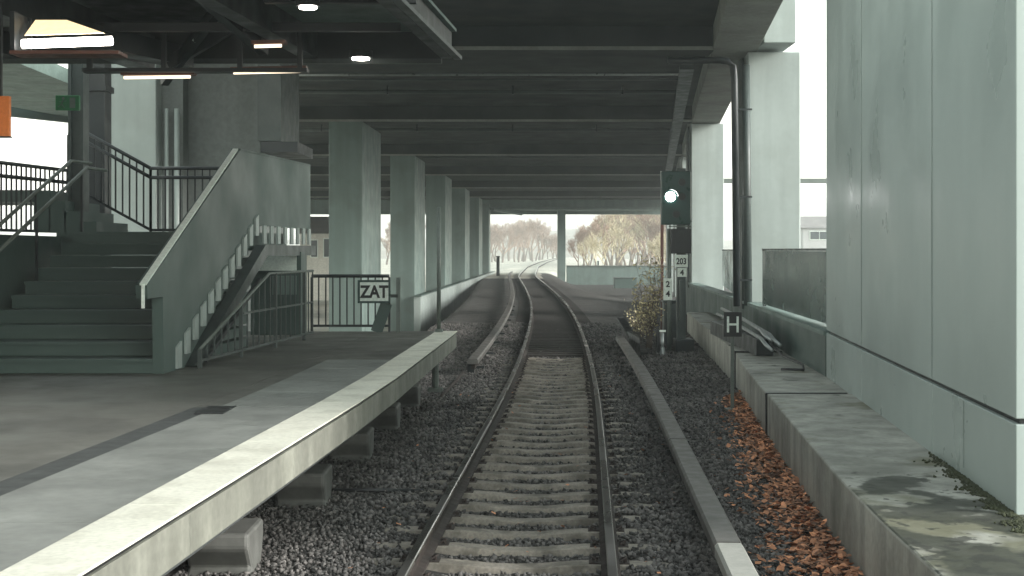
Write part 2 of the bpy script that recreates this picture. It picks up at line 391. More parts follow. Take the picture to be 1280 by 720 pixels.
# black rubber end piece by the right third rail
t = thing('end_ramp_cover', (3.02, 33.4, -.2), 'black angular cover plates at the far end of the right third rail', 'cover')
b = MB(); b.prism_xy([(px(777,36),36.0),(px(786,35.2),35.2),(px(797,33),33.0),(px(800,31.5),31.5),(px(793,32.6),32.6),(px(780,35),35.0)], -.22, .26); b.build('side_plate', M['black'], t, bevel=.02)
b = MB(); b.bar((2.86,35.6,.50),(3.0,33.9,.12), .2, .05); b.bar((3.04,33.4,.28),(3.08,31.6,-.1), .16, .05); b.build('flap', M['black'], t)
# cable from left third rail down
b = MB(); b.tube([(-.95,26.6,-.08),(-1.05,25.6,-.15),(-1.15,24,-.17),(-1.2,22.9,-.17)], .03, 6); o = b.build('traction_cable', M['rust'], smooth=True); tag(o, 'thin brown cable lying on ballast from the left third rail to the platform end', 'cable')
b = MB(); b.tube([(-2.4,14.05,-.165),(-.9,14.0,-.165)], .02, 6); o = b.build('track_cable', M['black'], smooth=True); tag(o, 'thin black cable crossing the ballast left of the rails', 'cable')

# ------------------------------------------------------------------ platform
EDY = [-12, 0, 5.65, 13.5, 22.4]; EDX = [-3.3, -2.2, -1.81, -1.27, -.92]
ex = lambda y, off=0: float(np.interp(y, EDY, EDX)) - off
PE = 22.6
t = thing('platform', (-4, 10, -.2), 'grey station platform with a pale painted edge and grey slab strip', 'platform')
def strip(o0, o1, z0, z1, y0, y1, step=1.2):
    ys = list(np.linspace(y0, y1, int((y1-y0)/step)+2))
    return [(ex(y, o0), y) for y in ys] + [(ex(y, o1), y) for y in reversed(ys)]
PT = .96
MB().prism_xy([(ex(y, 1.3), y) for y in np.linspace(-12, PE, 12)] + [(-14, PE), (-14, -12)], -.6, PT-.285).build('platform_base', M['strip'], t)  # base coloured dark to stand in for shade under the edge
b = MB(); b.prism_xy([(ex(y, 1.35), y) for y in np.linspace(-12, PE, 12)] + [(-14, PE), (-14, -12)], PT-.28, PT-.004); b.build('asphalt_surface', M['asph'], t)
b = MB(); yb = -12.0
while yb < PE:
    b.mi = 1 if yb > 15.5 else 0 #                                             # paving slabs with open joints
    y1 = min(yb+1.25, PE)
    b.prism_xy([(ex(yb+.002,.347), yb+.002),(ex(y1-.002,.347), y1-.002),(ex(y1-.002,1.13), y1-.002),(ex(yb+.002,1.13), yb+.002)], PT-.25, PT); yb += 1.25
b.build('paving_slabs', [M['slab'], M['asph']], t)
b = MB().box(-2.62, -2.38, 11.2, 11.75, PT-.002, PT+.006).build('drain_grate', M['black'], t)
MB().prism_xy(strip(1.133, 1.347, 0, 0, -12, 11.7), PT-.25, PT-.003).build('guidance_strip', M['strip'], t)
MB().prism_xy(strip(1.133, 1.347, 0, 0, 11.71, PE), PT-.25, PT-.004).build('asphalt_infill', M['asph'], t)
yb = -12.0; n = 0
while yb < PE-.1:                                           # edge coping blocks
    y1 = min(yb+2.4, PE)
    q = [(ex(yb+.005, .0), yb+.005), (ex(y1-.005, .0), y1-.005), (ex(y1-.005, .34), y1-.005), (ex(yb+.005, .34), yb+.005)]
    bl = MB().prism_xy(q, PT-.26, PT-.039).build('edge_beam', M['face'], t, bevel=.003)
    q = [(ex(yb+.005, -.012), yb+.005), (ex(y1-.005, -.012), y1-.005), (ex(y1-.005, .341), y1-.005), (ex(yb+.005, .341), yb+.005)]
    MB().prism_xy(q, PT-.008, PT+.004).build('painted_cap', M['edge'], bl, bevel=.002)
    q = [(ex(yb+.005, .02), yb+.005), (ex(y1-.005, .02), y1-.005), (ex(y1-.005, .30), y1-.005), (ex(yb+.005, .30), yb+.005)]
    MB().prism_xy(q, PT-.0385, PT-.0085).build('joint_strip', M['black'], bl)
    yb += 2.4
MB().prism_xy(strip(.20, .62, 0, 0, -12, PE-2.6), PT-.42, PT-.265).build('support_beam', M['strip'], t)
for yb in (2.0, 4.7, 7.4, 10.2, 13.0, 15.9, 18.6, 21.3):    # foundation feet under the edge
    b = MB(); x0 = ex(yb, .12)
    b.prism_yz([(yb, -.30), (yb+.7, -.30), (yb+.85, .0), (yb+.85, .14), (yb+.2, .14), (yb+.2, .02), (yb+.35, -.15)], lambda y: x0-.9, lambda y: x0-.40)
    b.build('foundation_foot', M['conc'], t, bevel=.03)
b = MB(); b.tube([(-1.16, 20.6, .68), (-1.16, 20.6, .24), (-1.12, 20.55, .18)], .05, 8); b.box(-1.27,-1.05,20.5,20.7,.17,.22)
o = b.build('drain_pipe', M['pole'], smooth=False); tag(o, 'short pale drain pipe hanging under the far end of the platform edge', 'pipe')

# ------------------------------------------------------------------ stairs
sx = lambda y: -3.80 + .05*(y-14.8)                         # outer (track) face of the stair wall
T0, T1 = 14.85, 19.1; NS = 10; RISE = 1.6/NS; TR = (T1-T0)/NS
stl = lambda y: -6.12 + .02*(y-14.8)
st = thing('staircase', (-5, 16, PT), 'broad dark green staircase rising from the platform to a landing', 'staircase')
for i in range(NS):
    y0 = T0+i*TR; z1 = PT+(i+1)*RISE
    b = MB(); b.prism_xy([(stl(y0), y0), (sx(y0)-.12, y0), (sx(T1)-.12, T1+.0), (stl(T1), T1)], z1-RISE+.003, z1-.035); 
    b.prism_xy([(stl(y0), y0-.03), (sx(y0)-.12, y0-.03), (sx(y0+TR)-.12, y0+TR+.03), (stl(y0+TR), y0+TR+.03)], z1-.035, z1)
    b.build('step', M['greend'], st)
MB().prism_xy([(-6.4, T1+.001), (sx(T1)-.12, T1+.001), (sx(22.9)-.12, 21.2), (-6.4, 21.2)], 2.30, 2.562).build('landing', M['greend'], st)
poly = [(14.84, PT), (14.80, 1.80), (14.28, 1.80), (14.26, 1.94), (18.16, 3.64), (22.9, 3.72), (22.9, 2.66), (19.25, 2.66), (15.6, PT)]
MB().prism_yz(poly, lambda y: sx(y)-.12, lambda y: sx(y)).build('side_wall', M['greend'], st)
b = MB(); b.bar((sx(14.25)-.03,14.22,1.70),(sx(14.25)-.03,14.22,1.95),.03,.03); b.bar((sx(14.2)-.03,14.22,1.95),(sx(18.16)-.06,18.16,3.655),.07,.02)
b.build('handrail', M['white'], st)
MB().bar((sx(18.17)-.06,18.17,3.655),(sx(22.9)-.06,22.9,3.735),.13,.022).build('wall_capping', M['greend'], st)
for i in range(12):                                         # saw-tooth tread ends and slatted landing edge
    y0 = 15.25+i*.335; z0 = PT+.02+i*.139
    MB().prism_yz([(y0, z0), (y0+.17, z0), (y0+.17, z0+.30), (y0, z0+.24)], lambda y: sx(y)+.003, lambda y: sx(y)+.03).build('tread_end', M['greenr'], st)
y0 = 19.4
while y0 < 22.7: MB().box(sx(y0)+.003, sx(y0)+.03, y0, y0+.24, 2.40, 2.66).build('edge_slat', M['greenr'], st); y0 += .46
MB().prism_yz([(15.7, PT+.005), (16.05, PT+.005), (19.35, 2.22), (22.9, 2.22), (22.9, 2.38), (19.25, 2.38)], lambda y: sx(y)-.05, lambda y: sx(y)+.09).build('stringer', M['steelg'], st)
# left cheek wall with railing
t2 = thing('stair_cheek_wall', (-6.9, 17, PT), 'solid green wall left of the stairs carrying a dark railing', 'wall')
MB().prism_xy([(-7.9,12.6),(-6.55,12.6),(-6.16,14.8),(-6.42,21.2),(-8.2,21.2)], PT+.001, 2.50).build('wall_body', M['greend'], t2)
def railing(parent_label, pts, base_off, h, nb_step, m, name='railing', cat='railing', rails=(1.0,), post_step=None, bal=.022):
    """pts: list of (x,y,z) floor points"""
    t = thing(name, pts[0], parent_label, cat)
    cnt = 0
    for i in range(len(pts)-1):
        a = Vector(pts[i]); c = Vector(pts[i+1]); 
        for r in rails: MB().tube([a+Vector((0,0,h*r)), c+Vector((0,0,h*r))], .028, 8).build('handrail', m, t, smooth=True)
        MB().bar(a+Vector((0,0,base_off)), c+Vector((0,0,base_off)), .03, .04).build('bottom_rail', m, t)
        L_ = (c-a).length; n = max(1, int(L_/nb_step))
        for k in range(n+1):
            p = a.lerp(c, k/n); w_ = .035 if k in (0, n) else bal
            MB().bar(p+Vector((0,0,0 if k in (0,n) else base_off)), p+Vector((0,0,h-.02)), w_, w_).build('post' if k in (0, n) else 'baluster', m, t); cnt += 1
    return t
railing('dark railing on the green wall at far left, against the bright sky', [(-7.35,16.2,2.50),(-6.55,21.0,2.50)], .08, 1.0, .13, M['steel'], rails=(1.0,.82))
hs = thing('stair_handrail', (-6.1,15,1.2), 'two sloping dark handrails along the left side of the stairs', 'handrail')
for dx, dz in ((0,0),(-.22,.10)):
    MB().tube([(stl(14.6)+.06+dx,14.6,PT+.82+dz),(stl(T1)+.06+dx,T1,2.56+.9+dz),(stl(T1)+.16+dx,T1+.6,2.56+.9+dz)], .024, 8).build('handrail', M['pole'], hs, smooth=True)
for yq in (15.5, 17.2, 18.9):
    zq = PT+.82+(yq-14.6)/(T1-14.6)*(3.46-1.78); MB().bar((stl(yq)+.06,yq,zq-.85),(stl(yq)+.06,yq,zq),.03,.03).build('bracket', M['steel'], hs)
# upper flight and its railing
uf = thing('upper_flight', (-6.2, 20.3, 2.56), 'short upper flight of green steps going left from the landing', 'steps')
for i in range(4): MB().box(-5.98-.22*(i+1), -5.98-.22*i+.02, 19.5, 21.1, 2.565, 2.565+.15*(i+1)).build('step', M['greend'], uf)
MB().box(-9.4, -6.83, 19.5, 21.1, 3.0, 3.17).build('landing', M['greend'], uf)
railing('dark railing behind the landing, rising to the left past the pale wall', [(-4.35,21.15,2.56),(-5.62,21.15,2.56),(-6.6,21.15,3.1),(-6.9,21.15,3.1)], .06, 1.02, .115, M['steel'], rails=(1.0,.86))
# fence round the stair foot
fn = thing('railing', (-3.6, 15.6, PT), 'grey railing closing the space below the sloping stair underside', 'railing')
fx = lambda y: -3.60+.094*(y-15.05)
fh = lambda y: float(np.interp(y, [15.5, 18.4, 20.9], [.22, 1.03, 1.03]))
MB().tube([(fx(q), q, PT+fh(q)) for q in (15.5, 18.4, 20.85)], .02, 8).build('handrail', M['pole'], fn, smooth=True)
MB().bar((fx(15.5),15.5,PT+.09),(fx(20.85),20.85,PT+.09),.03,.03).build('bottom_rail', M['steelg'], fn)
MB().bar((fx(17.2),17.2,PT+.55),(fx(20.85),20.85,PT+.55),.02,.025).build('middle_rail', M['steelg'], fn)
q = 15.5; k = 0
while q < 20.9:
    w_ = .045 if k % 6 == 0 else .018
    MB().bar((fx(q), q, PT+(0 if k % 6 == 0 else .09)), (fx(q), q, PT+fh(q)), w_, w_).build('post' if k % 6 == 0 else 'baluster', M['steelg'], fn); q += .1782*1.5; k += 1
MB().bar((fx(16.0)-.1,16.0,PT+.05),(fx(18.3)-.1,18.3,PT+.95),.05,.05).build('brace', M['steel'], fn)
railing('dark railing across the platform end beside the first left pier', [(-3.3,22.4,PT),(-2.02,22.4,PT)], .1, .92, .11, M['steel'], rails=(1.0,))
# pale cabinets under the landing
t = thing('cabinet', (-4.1, 22.2, 1.0), 'pale grey cabinet standing below the stair landing', 'cabinet')
MB().box(-4.15,-3.35,21.6,22.2,PT,2.28).build('cabinet_body', M['greend'], t); MB().box(-4.1,-3.42,21.57,21.597,1.98,2.24).build('panel', M['white'], t); MB().box(-3.8,-3.42,21.57,21.597,1.6,1.9).build('panel', M['green'], t)

# ------------------------------------------------------------------ piers
def pier(name, pts, z0, z1, m, label, cat='pier', group=None, joint=None, base=None):
    t = thing(name, (pts[0][0], pts[0][1], z0), label, cat, group)
    MB().prism_xy(pts, z0, z1).build('shaft', m, t, bevel=.03)
    return t
lx = lambda y: -7.2+.035*y
names = ['first', 'second', 'third', 'fourth', 'fifth', 'sixth']
for i, y0 in enumerate((49.6, 67.6, 85.6, 103.6, 121.6, 138.5)):
    w_ = 1.22; L_ = 5.2 if i < 5 else 3
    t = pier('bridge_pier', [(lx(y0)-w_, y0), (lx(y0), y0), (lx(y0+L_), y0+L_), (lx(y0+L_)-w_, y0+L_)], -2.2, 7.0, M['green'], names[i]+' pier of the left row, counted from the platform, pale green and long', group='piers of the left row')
# right row
R_ = [(32.0, 5.55, 1.24), (50.2, 6.62, 1.2), (68, 8.5, 1.2), (86, 10.3, 1.2), (104, 12.1, 1.2), (122, 13.9, 1.2)]
for i, (y0, x0, w_) in enumerate(R_):
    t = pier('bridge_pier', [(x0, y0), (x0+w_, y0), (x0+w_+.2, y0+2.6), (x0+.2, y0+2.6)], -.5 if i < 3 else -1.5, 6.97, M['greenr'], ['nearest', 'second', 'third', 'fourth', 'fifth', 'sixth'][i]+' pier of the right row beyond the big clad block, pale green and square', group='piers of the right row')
    if i < 2:
        MB().box(x0-.05, x0-.004, y0+.5, y0+1.1, .9, 6.9).build('cable_duct', M['steelg'], t)
t = thing('pier_top', (px(975,31), 31, 7), 'short pale green column above the girder over the nearest right pier', 'column')
MB().box(px(955,31), px(995,31), 31, 33, 7.03, 9.6).build('shaft', M['greenr'], t, bevel=.02)
# end pillar
t = pier('end_pillar', [(px(697,141),141),(px(707,141),141),(px(707,141),142.2),(px(697,141),142.2)], -1.4, 6.6, M['green'], 'slim dark pillar standing alone right of the track at the bridge mouth', 'pillar')
# big clad block on the right
bx = lambda y: float(3.58+(y-9.67)*(4.71-3.58)/(20.4-9.67))
t = thing('clad_block', (5.5, 15, .4), 'huge pale green clad block standing on the ledge at far right', 'pier')
ZJ = 1.09; Zb = .0
for (a, c) in ((9.67, 12.6), (12.6, 16.9), (16.9, 20.4)):
    e = .004
    MB().prism_xy([(bx(a)+e, a+e), (bx(c)+e, c-e), (bx(c)+6, c-e), (bx(a)+6, a+e)], ZJ+.02, 12).build('cladding_panel', M['greenb'], t, bevel=.008)
    MB().prism_xy([(bx(a)+e+.0, a+e), (bx(c)+e, c-e), (bx(c)+6, c-e), (bx(a)+6, a+e)], Zb, ZJ-.02).build('plinth_panel', M['greenb'], t, bevel=.008)
MB().prism_xy([(bx(9.67)+.05, 9.72), (bx(20.4)+.05, 20.35), (bx(20.4)+5.9, 20.35), (bx(9.67)+5.9, 9.72)], Zb, 11.9).build('core', M['steel'], t)
for yj in (12.6, 16.9, 11.3):
    MB().bar((bx(yj)-.004, yj, ZJ+.05 if yj != 11.3 else .5), (bx(yj)-.004, yj, 11.8 if yj != 11.3 else ZJ-.03), .018, .006, up=(1,0,0)).build('cover_strip', M['greenr'], t)

# ------------------------------------------------------------------ ledge and low wall at right
wlx = lambda y: float(np.interp(y, [-5, 9.67, 20.4, 31, 50, 68, 90], [2.05, 3.575, 4.705, 5.45, 6.52, 8.4, 10.6]))
ZL = .43
t = thing('concrete_ledge', (4, 15, -.3), 'long weathered concrete ledge beside the track, stained with moss', 'ledge')
cuts = [(-5, 17.78, 0), (17.82, 25.1, -.02), (25.14, 33, .0), (33.04, 41.5, -.02)]
for a, c, dz in cuts:
    ys = list(np.linspace(a, c, 12))
    o = MB().prism_xy([(LEDX(y), y) for y in ys] + [(wlx(y)+.25, y) for y in reversed(ys)], -.5, ZL+dz).build('concrete_block', M['ledge'], t, bevel=.02)
for yj in (17.8, 25.12):
    b = MB(); b.bar((LEDX(yj)-.012, yj, -.2), (LEDX(yj)-.012, yj, ZL+.01), .07, .02, up=(1,0,0)); b.bar((LEDX(yj)-.01, yj, ZL+.006), (wlx(yj)-.05, yj, ZL+.006), .08, .014)
    b.build('joint_seal', M['black'], t)
# moss clumps at the wall foot
n = 2600; yy = 8.6+RNG.beta(1.1,2.2,n)*4; xx = np.array([wlx(a) for a in yy]) - np.abs(RNG.normal(0, .055, n))*np.interp(np.sin(yy*9)+np.sin(yy*23),[-2,2],[.2,1.6]) ; V, Fc = scatter_poly(np.c_[xx, yy], RNG.uniform(.008, .02, n), np.full(n, ZL+.004), OCT, OCF)
o = fast_mesh('moss', V, Fc, M['moss']); tag(o, 'dark moss growing where the clad block meets the ledge', 'moss', None, 'stuff')
# low wall
t = thing('low_wall', (5.3, 30, .2), 'low green wall with light coping running behind the ledge past the piers', 'wall')
ys = list(np.linspace(20.42, 74, 40))
MB().prism_xy([(wlx(y), y) for y in ys] + [(wlx(y)+.22, y) for y in reversed(ys)], -.8, 1.02).build('wall_body', M['greend'], t)
MB().prism_xy([(wlx(y)-.03, y) for y in ys] + [(wlx(y)+.34, y) for y in reversed(ys)], 1.023, 1.09).build('coping', M['green'], t)
# noise screens
t = thing('noise_screen', (5.2, 24, 1.1), 'dark green translucent-looking screen between the clad block and nearest right pier', 'screen')
MB().prism_xy([(wlx(20.45)+.22, 20.45), (px(953,29.5), 29.5), (px(953,29.5)+.04, 29.53), (wlx(20.45)+.26, 20.45)], 1.14, 2.29).build('pane', M['screen'], t)
MB().bar((wlx(20.45)+.24, 20.45, 2.315), (px(953,29.5)+.02, 29.5, 2.315), .06, .04).build('top_rail', M['steelg'], t)
for yq in (29.4,):
    xq = np.interp(yq, [20.45, 29.5], [wlx(20.45)+.24, px(953,29.5)+.02]); MB().box(xq-.02, xq+.05, yq, yq+.05, 1.09, 2.3).build('post', M['steelg'], t)
t = thing('noise_screen', (6.3, 44, 1.1), 'small green screen between the two nearest right piers', 'screen')
MB().prism_xy([(px(903,46), 46), (px(921,36), 36), (px(921,36)+.05, 36), (px(903,46)+.05, 46)], 1.1, 2.28).build('pane', M['screen'], t)
MB().bar((px(903,46)+.02,46,2.3), (px(921,36)+.02,36,2.3), .06, .04).build('top_rail', M['steelg'], t)
# wall-top pipes by the downpipe
t = thing('pipe_bundle', (4.9, 27, .8), 'silver pipes bending down onto the ledge beside the dark downpipe', 'pipes')
for k, (o1, z1) in enumerate(((0, .92), (.10, .86), (-.1, .80))):
    MB().tube([(4.78+o1, 31, z1+.05), (4.66+o1, 27.5, z1), (4.50+o1, 24.6-k*.3, z1-.06), (4.5+o1, 24.2-k*.3, z1-.13), (4.58+o1, 24.0-k*.3, z1-.22)], .034, 8).build('pipe', M['galv'], t, smooth=True)
MB().prism_xy([(4.35,24.2),(4.66,24.2),(4.85,30.5),(4.45,30.5)], ZL, .72).build('support', M['steel'], t)
b = MB(); b.tube([(4.55,24.1,.68),(4.62,23.2,.50),(4.66,21.8,.47),(4.5,21.0,.46),(4.2,21.2,.45)], .022, 6); o = b.build('cable', M['black'], smooth=True); tag(o, 'black cable lying on the ledge below the silver pipes', 'cable')
# flat lit coping stones seen as bright patches
# downpipe
t = thing('downpipe', (5.07, 31, 1), 'dark downpipe running from the ceiling down in front of the nearest right pier', 'downpipe')
MB().tube([(px(835,31.3),31.3,6.66),(px(900,31.2),31.2,6.66),(px(910,31.1),31.1,6.62),(px(916,31),31,6.5),(px(918,31),31,6.2),(px(921,31),31,1.02)], .08, 10).build('pipe', M['steel'], t, smooth=True)
MB().tube([(px(932,31.6),31.6,6.6),(px(935,31.6),31.6,1.02)], .1, 10).build('pipe', M['steelg'], t, smooth=True)
for z in (5.5, 3.5, 1.6): MB().box(px(917,31), px(937,31.4), 31.06, 31.12, z, z+.04).build('pipe_clamp', M['steel'], t)

# ------------------------------------------------------------------ bridge deck
gxl = lambda y: 4.05+.105*(y-25.6)
DE = 145
t = thing('bridge_deck', (0, 80, 7), 'wide dark concrete bridge deck covering the track, with cross beams', 'bridge')
MB().prism_xy([(-14.2, 46), (-9.5, 38), (-7.6, 34), (-7.0, 25), (-4.9, 24.9), (-4.9, 20.5), (4.0, 20.5), (4.05, 22), (gxl(25)+.2, 25), (gxl(DE)+.2, DE), (-44, DE), (-21, 78), (-14.2, 58), (-13.6, 50)], 7.55, 8.3).build('deck_slab', M['deck'], t)  # front edge brought forward unseen to shade piers; left corner cut to admit light
MB().prism_xy([(gxl(24.6), 24.6), (gxl(24.6)+1.06, 24.6), (gxl(DE)+1.06, DE), (gxl(DE), DE)], 7.0, 8.5).build('edge_girder', M['beam'], t, bevel=.02)
rows = [32.4, 50.2, 68.2, 86.2, 104.2, 122.2, 134]
for y0 in rows:
    main = y0 in (32.4, 50.2, 68.2, 86.2, 104.2, 122.2)
    xl_ = float(np.interp(y0, [33, 41, 50, 58, 78, 145], [-7.4, -10.8, -13.8, -14.4, -21, -43]))
    z0 = 7.0 if main else 7.28
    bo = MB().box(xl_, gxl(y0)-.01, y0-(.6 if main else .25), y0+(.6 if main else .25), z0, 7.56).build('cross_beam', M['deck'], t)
    if main: MB().box(xl_+.1, gxl(y0)-.02, y0-.66, y0-.603, z0-.02, z0+.06).build('beam_flange', M['beam'], bo)
for xo in ():
    MB().prism_xy([(xo-.15+.06*(25-25), 25.5), (xo+.15, 25.5), (xo+.15+.07*118, 143), (xo-.15+.07*118, 143)], 7.33, 7.57).build('longitudinal_rib', M['deck'], t)
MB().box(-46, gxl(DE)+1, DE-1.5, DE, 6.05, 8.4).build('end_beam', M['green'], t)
for yy_ in (DE-3.2, DE-5.5): MB().tube([(-8, yy_, 6.5), (gxl(DE)-1, yy_, 6.5)], .14, 8).build('service_pipe', M['green'], t)
MB().bar((px(616,139), 139, 6.4), (px(652,139), 143, 6.0), .3, .2).build('brace', M['green'], t)
# service conduits under the ceiling
t = thing('ceiling_conduit', (2, 36, 6.8), 'pair of thin grey conduits crossing under the ceiling with a small bend at right', 'conduit')
for z in (pz(93, 36), pz(99, 36)):
    MB().tube([(px(250,36), 36, z-.02), (px(858,36) if z > 6.9 else px(862,36), 36, z)], .035, 6).build('pipe', M['galv'] if z > 6.86 else M['steelg'], t, smooth=True)
b = MB(); b.tube([(px(852,36),36,pz(92,36)),(px(852,36),36,pz(76,36)),(px(838,36),36,pz(76,36))], .035, 6); b.build('riser', M['steelg'], t)
t = thing('ceiling_bracket', (px(838,34), 34, 6.9), 'small pale angle bracket hanging from the ceiling near the right girder', 'bracket')
MB().box(px(836,34)-.03, px(836,34)+.05, 34, 34.06, pz(78,34), pz(48,34)).build('hanger', M['pole'], t); MB().box(px(836,34)-.03, px(836,34)+.3, 34, 34.06, pz(78,34), pz(74,34)).build('foot', M['pole'], t)
t = thing('cable_duct', (3.6, 33, 6.8), 'long dark cable duct hanging under the ceiling along the right girder', 'cable duct')
MB().prism_xy([(gxl(33.2)-.75, 33.2), (gxl(33.2)-.4, 33.2), (gxl(120)-.4, 120), (gxl(120)-.75, 120)], 6.72, 6.84).build('duct', M['steel'], t)
for yq in np.arange(35, 118, 4.5): MB().box(gxl(yq)-.62, gxl(yq)-.58, yq, yq+.05, 6.842, 7.3).build('hanger', M['steel'], t)
for yq, zq, x1_ in ((43.5, 7.36, 5.4), (57.0, 7.34, 6.6), (73, 7.3, 8.2)):
    t = thing('drain_pipe', (0, yq, zq), {43.5:'nearest', 57.0:'middle', 73:'farthest'}[yq]+' thin pipe strapped across the ceiling between two cross beams', 'pipe', 'pipes across the bridge ceiling')
    MB().tube([(-12, yq, zq), (x1_, yq, zq)], .07, 8).build('pipe', M['steelg'], t, smooth=True)
    for xq in (-8, -4, 0, 3.5): MB().box(xq, xq+.05, yq-.09, yq+.09, zq-.09, 7.55).build('strap', M['steel'], t)
# parapet walls
ltw = [(lx(y)+.02, y) for y in (66.5, 90, 115, 143)]
t = thing('parapet_wall', (-5, 90, -2), 'long low pale green parapet wall joining the left row of piers', 'wall')
MB().prism_xy([(lx(y)+.35, y) for y in (67, 90, 115, 143)] + [(lx(y)+.02, y) for y in (143, 115, 90, 67)], -2.3, .0).build('wall_body', M['greenr'], t)  # lightened paint stands in for light falling on this wall
MB().prism_xy([(lx(y)+.40, y) for y in (66.9, 90, 115, 143)] + [(lx(y)+.02, y) for y in (143, 115, 90, 66.9)], .003, .06).build('coping', M['greend'], t)
t = thing('end_wall', (px(770,142), 142, -1.4), 'low green wall closing the right side of the bridge mouth', 'wall')
MB().box(px(708,142), px(860,142), 142, 142.3, -1.5, pz(333,142)).build('wall_body', M['green'], t)
MB().box(px(708,142), px(860,142), 141.9, 142.4, pz(333,142)+.003, pz(333,142)+.1).build('coping', M['pole'], t)
t = thing('trackside_box', (px(780,120), 120, -1), 'low dark green box on the ground before the end wall', 'box')
MB().box(px(768,120), px(796,120), 120, 121, -1.2, pz(348,120)).build('box_body', M['greend'], t, bevel=.03); MB().box(px(767,120), px(797,120), 119.95, 121.05, pz(348,120)+.003, pz(348,120)+.08).build('lid', M['steelg'], t)
t = thing('marker_post', (px(622,130), 130, -.3), 'short dark post at the end of the left parapet wall', 'post')
MB().box(px(620.5,130), px(624.5,130), 130, 130.3, -.5, pz(321,130)).build('shaft', M['steel'], t); MB().box(px(620,130), px(625,130), 129.97, 130.33, pz(321,130), pz(320,130)).build('cap', M['steel'], t)

# ------------------------------------------------------------------ left hall structure
t = thing('sky_lit_wall', (px(160,29.5), 29.5, 0), 'wall coloured pale for sky light, behind the landing railing at left', 'shaft')
MB().box(px(130,29.5), px(195,29.5), 29.5, 31.5, -1, 8.2).build('wall_face', M['greenr'], t, bevel=.02)  # pale colour stands in for sky light on this face
MB().box(px(196,29.8), px(226,29.8), 30.0, 31.5, -1, 7.5).build('recess_wall', M['grey'], t)
t = thing('wall_pipes', (px(212,29.5), 29.7, 1), 'two pale vertical pipes between the pale wall and the grey wall', 'pipes')
for xq, r in ((206, .045), (219, .06)): MB().tube([(px(xq,29.6), 29.75, 0), (px(xq,29.6), 29.75, 5.4)], r, 10).build('pipe', M['greenr'], t, smooth=True)
t = thing('grey_pier', (px(275,30.5), 30.5, 0), 'broad grey concrete pier behind the top of the stairs', 'pier')
MB().box(px(226,30.5), px(326,30.5), 30.5, 34, -2, 7.0).build('shaft', M['grey'], t, bevel=.02)
t = thing('beam_stub', (px(338,29), 29, 5), 'dark grey block hanging from the ceiling beside the grey pier', 'block')
MB().box(px(322,29), px(351,29), 29, 31.5, pz(176,29), 7.5).build('block_body', M['steelg'], t); MB().box(px(326,28.8), px(372,28.8), 28.8, 31, pz(190,28.8), pz(177,28.8)).build('underside_plate', M['steel'], t)
t = thing('canopy_post', (-6.4, 19.8, 2.5), 'grey steel post at left carrying the canopy, beside the stair landing', 'post')
MB().box(px(88,19.9), px(103,19.9), 19.9, 20.1, 2.5, 5.6).build('web', M['steelg'], t, bevel=.01)
MB().box(px(86,19.9), px(90,19.9), 19.86, 20.14, 2.5, 5.6).build('flange', M['steelg'], t); MB().box(px(101,19.9), px(105,19.9), 19.86, 20.14, 2.5, 5.6).build('flange', M['steelg'], t)
t = thing('dark_column', (px(117,23), 23, 1), 'dark column just right of the grey steel post at left', 'column')
MB().box(px(104,23), px(131,23), 23, 23.4, 0, 5.6).build('shaft', M['steel'], t, bevel=.02); MB().box(px(102,23), px(133,23), 22.95, 23.45, 5.0, 5.1).build('collar', M['steel'], t)
# canopy steelwork
ZC = 4.9
T_CAN = t = thing('platform_canopy', (-4, 16, ZC), 'dark steel platform canopy with beams and lighter roof panels', 'canopy')
H_ = .105
def cb(x0, y0, y1, w_, z0, z1, m, nm='canopy_beam'):
    t = T_CAN
    return MB().prism_xy([(x0-w_/2, y0), (x0+w_/2, y0), (x0+w_/2+H_*(y1-y0), y1), (x0-w_/2+H_*(y1-y0), y1)], z0, z1).build(nm, m, t)
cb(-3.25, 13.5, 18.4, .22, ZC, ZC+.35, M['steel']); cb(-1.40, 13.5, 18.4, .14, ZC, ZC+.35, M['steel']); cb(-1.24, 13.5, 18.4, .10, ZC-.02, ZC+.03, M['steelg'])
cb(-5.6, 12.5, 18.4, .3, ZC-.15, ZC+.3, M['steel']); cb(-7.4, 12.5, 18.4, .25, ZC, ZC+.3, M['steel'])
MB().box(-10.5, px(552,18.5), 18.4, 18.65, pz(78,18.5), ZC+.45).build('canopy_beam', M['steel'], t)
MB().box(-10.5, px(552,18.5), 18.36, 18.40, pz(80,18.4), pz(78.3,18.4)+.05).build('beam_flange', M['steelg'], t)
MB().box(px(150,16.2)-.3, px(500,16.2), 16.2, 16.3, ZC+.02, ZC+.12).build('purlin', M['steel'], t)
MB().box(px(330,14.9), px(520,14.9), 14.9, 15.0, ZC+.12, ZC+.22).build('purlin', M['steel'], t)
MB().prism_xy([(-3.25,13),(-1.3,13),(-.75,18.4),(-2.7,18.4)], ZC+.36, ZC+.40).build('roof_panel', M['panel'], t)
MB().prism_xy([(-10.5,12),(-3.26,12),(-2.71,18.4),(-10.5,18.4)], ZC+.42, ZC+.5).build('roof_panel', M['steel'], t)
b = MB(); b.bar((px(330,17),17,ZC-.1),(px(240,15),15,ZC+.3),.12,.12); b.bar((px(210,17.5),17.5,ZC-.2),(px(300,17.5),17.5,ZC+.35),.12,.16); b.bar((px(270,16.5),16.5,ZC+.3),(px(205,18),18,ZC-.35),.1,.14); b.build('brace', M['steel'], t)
MB().bar((px(60,15.5),15.5,ZC-.05),(px(230,18),18,ZC-.05),.3,.25).build('canopy_beam', M['steel'], t)
